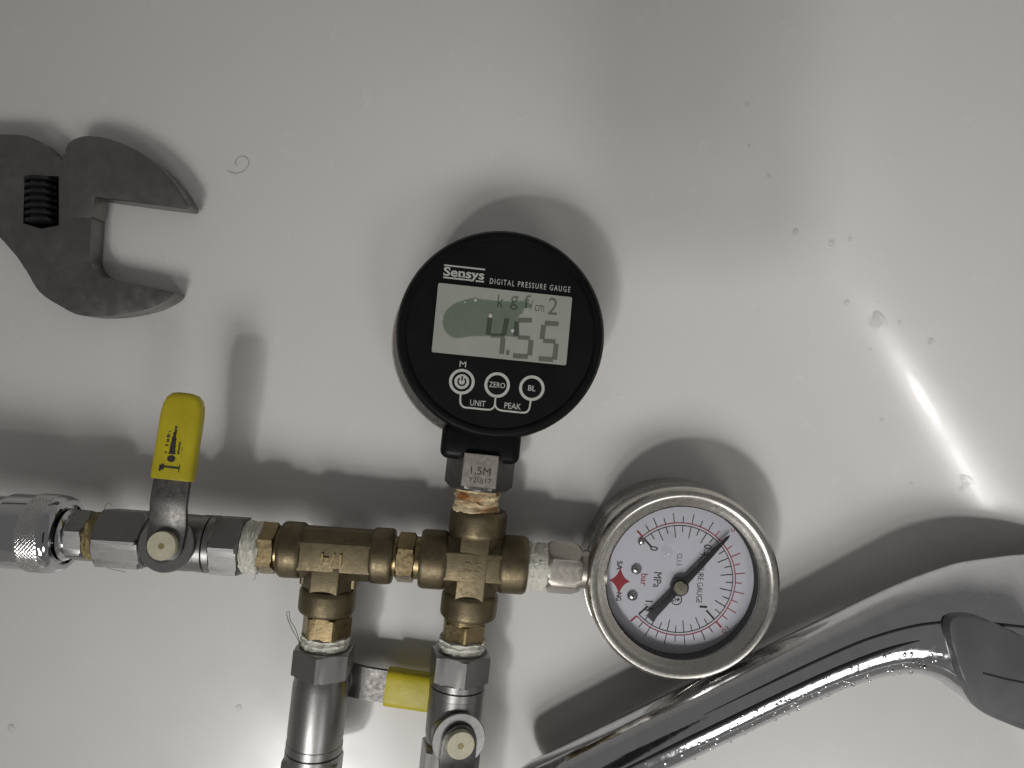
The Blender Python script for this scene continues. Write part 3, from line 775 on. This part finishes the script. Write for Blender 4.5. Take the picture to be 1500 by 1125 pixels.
def sec_e(x, ca):                                 # flatter flank on one side, fuller shoulder on the other
    h_ = .88 if x < 1280 else .88 - .14 * min(1, (x - 1280) / 130)
    t_ = .5 + .5 * max(-1, min(1, ca * 4)); t_ = t_ * t_ * (3 - 2 * t_)
    return h_ * (1 - t_) + 1.18 * t_
V, Fc = [], []; NS = 64
ctrs = [P(p.x, p.y, w_.y * mm) for p, w_ in zip(sp, wd)]
for i, (c, w_) in enumerate(zip(ctrs, wd)):
    t = (ctrs[min(i + 1, len(ctrs) - 1)] - ctrs[max(i - 1, 0)]); t.z = 0; t.normalize(); side = Vector((-t.y, t.x, 0))
    hw = w_.x * K(c.z) * .97; th = w_.z * mm
    for j in range(NS):
        a = 2 * math.pi * j / NS; ca, sa = math.cos(a), math.sin(a)
        e = sec_e(sp[i].x, ca)
        V.append(c + side * hw * math.copysign(abs(ca) ** e, ca) + Vector((0, 0, th * math.copysign(abs(sa) ** e, sa))))
for i in range(len(ctrs) - 1):
    for j in range(NS): q2 = (j + 1) % NS; Fc.append((i * NS + j, i * NS + q2, (i + 1) * NS + q2, (i + 1) * NS + j))
Fc += [tuple(range(NS)), tuple(range(len(V) - NS, len(V)))]
body_o = hs.part('chrome_body', (V, Fc), M['chrome_wet'], sharp=50)
plate = smooth_path([Vector((x, y, 0)) for x, y in ((1392, 912), (1425, 903), (1465, 916), (1520, 938), (1620, 955), (1740, 975), (1800, 1020), (1740, 1080), (1620, 1095), (1520, 1074), (1455, 1052), (1428, 1030), (1404, 975))], 5, True)
sp_pl = hs.part('spray_plate', prism(WP([(p.x, p.y) for p in plate], .0450), .0405, .0450, .0010), M['grey_plastic'], sharp=40)
hs.part('plate_seam', ribbon([P(1440, 986, .04505), P(1475, 995, .04505), P(1560, 1012, .04505)], .0006, .0001), M['dark_gap'], parent=sp_pl)
rd = random.Random(5); drops = []
for _ in range(170):
    i = rd.randrange(6, 36); c = ctrs[i]; t = (ctrs[i + 1] - ctrs[i - 1]).normalized(); side = Vector((-t.y, t.x, 0)).normalized()
    a = R(rd.uniform(35, 88))
    hw = wd[i].x * K(c.z) * .97; th = wd[i].z * mm
    pnt = c + t * rd.uniform(-.004, .004) - side * hw * math.cos(a) ** .88 + Vector((0, 0, th * math.sin(a) ** .88))
    nr = (-side * math.cos(a) / hw + Vector((0, 0, math.sin(a) / th))).normalized()
    r = rd.choice((.0003, .0004, .0005, .0008))
    drops.append(dome(pnt, r, r * rd.uniform(.8, 1.6), r * .6, nr, seg=8))
def along(a_of, lo, hi, rad):
    pts = []
    for i, (c, w_) in enumerate(zip(ctrs, wd)):
        if not lo <= sp[i].x <= hi: continue
        t = (ctrs[min(i + 1, len(ctrs) - 1)] - ctrs[max(i - 1, 0)]); t.z = 0; t.normalize(); side = Vector((-t.y, t.x, 0))
        a = R(a_of(sp[i].x)); e = sec_e(sp[i].x, math.cos(a))
        hw = w_.x * K(c.z) * .97; th = w_.z * mm; ca, sa = math.cos(a), math.sin(a)
        pts.append(c + side * hw * math.copysign(abs(ca) ** e, ca) + Vector((0, 0, th * abs(sa) ** e)))
    return tube(pts, [rad * min(1, .25 + j / 6, .25 + (len(pts) - 1 - j) / 6) for j in range(len(pts))], 8)
hs.part('reflection_band', along(lambda x: 62 if x < 1250 else 62 + 10 * min(1, (x - 1250) / 150), 1020, 1700, .00055), M['dark_gap'], parent=body_o)  # dark line modelled in place of the ceiling's dark reflection on the chrome
hs.part('reflection_band', along(lambda x: 88, 830, 1320, .0008), M['dark_gap'], parent=body_o)  # black reflected band above the highlight, put in as a dark line
dro = hs.part('water_beads', join(*drops), M['chrome'], parent=body_o); dro['kind'] = 'stuff'

# ------------------------------------------------------------------ water drops on the tub
DROPS = [(1095, 153, 3), (1098, 213, 2.6), (1127, 258, 3), (1166, 339, 4.5), (1219, 356, 5), (1246, 350, 3), (1241, 443, 4), (1287, 442, 2), (1318, 472, 3), (1364, 500, 5), (1292, 615, 3.2), (1335, 708, 2.2), (1409, 716, 3.5), (17, 1066, 5), (350, 1037, 4.5), (1277, 512, 2), (1363, 606, 2)]
for i, (px, py, r) in enumerate(DROPS):
    p = on_tub(px, py); k_ = K(p.z) * r
    left = px < 600
    o = new_mesh('water_drop', dome(p, k_, k_ * 1.1, k_ * .55, tub_n(p.x, p.y), seed=i, irr=.15), M['water'])
    o['label'] = ('clear water drop on the bare tub floor beyond the chrome coupling' if px < 100 else 'clear water drop on the bare floor beside the valve below the tee') if left else 'tiny clear water drop on the curving tub side'
    o['category'] = 'water drop'; o['group'] = 'drops on the tub floor' if left else 'drops on the curving tub side'
for px, py, rx, ry, sd, lb_ in ((1290, 467, 17, 13, 4, 'large irregular puddle drop at the head of the bright glare streak'), (1419, 704, 13, 10, 9, 'broad flat water drop below the foot of the bright glare streak')):
    p = on_tub(px, py); k_ = K(p.z)
    o = new_mesh('water_drop', dome(p, rx * k_, ry * k_, .0011, tub_n(p.x, p.y), seed=sd, irr=.7, seg=32, rot=.6), M['water'])
    o['label'] = lb_; o['category'] = 'water drop'

# ------------------------------------------------------------------ hairs and loose fibres
def strand(name, label, pts, r, m, cat='hair'):
    o = new_mesh(name, tube(smooth_path(pts, 7), r, 6), m); o['label'] = label; o['category'] = cat; return o
strand('hair', 'fine curled hair lying on the tub floor beside the wrench', [on_tub(x, y) + Vector((0, 0, .0002)) for x, y in ((333, 250), (345, 254), (358, 250), (365, 239), (360, 230), (350, 230), (345, 238), (347, 243))], .00006, M['hair'])
z1 = AT.at(930).z
strand('loose_thread', 'dark frayed thread sticking out from the tape below the tee', [P(440, 948, z1 + .002), P(437, 938, z1 + .004), P(428, 922, z1 + .006), P(422, 908, z1 + .008), P(420, 898, z1 + .009), P(424, 897, z1 + .009), P(425, 908, z1 + .008), P(433, 922, z1 + .006), P(441, 946, z1 + .003)], .00014, M['hair'], 'thread')
z2 = AX.at(150).z
strand('loose_thread', 'short curled fibre rising behind the levered ball valve', [P(153, 747, z2 + .002), P(155, 740, z2 + .004), P(160, 737, z2 + .006), P(163, 741, z2 + .006)], .00012, M['fibre'], 'thread')
strand('loose_thread', 'pale fibre hanging from the old sealant at the chrome coupling', [P(128, 814, z2 + .004), P(140, 822, z2), P(158, 832, z2 - .004), P(185, 838, z2 - .006)], .00010, M['fibre'], 'thread')
z3 = AX.at(370).z
strand('loose_thread', 'short fibre curling below the white tape at the tee', [P(366, 832, z3), P(372, 838, z3 + .001), P(374, 846, z3 + .001), P(370, 850, z3)], .00010, M['fibre'], 'thread')

# ------------------------------------------------------------------ the phone that takes the picture (it shades part of the tub)
ph = Thing('smartphone', 'black smartphone held above the tub to take the photograph', 'phone', (0, 0, H + .003))
pho = rounded([Vector(p) for p in ((-.079, -.152, 0), (.003, -.152, 0), (.003, .012, 0), (-.079, .012, 0))], .012)
ph.part('housing', prism([(p.x, p.y) for p in pho], H + .004, H + .012, .001), M['phone'])
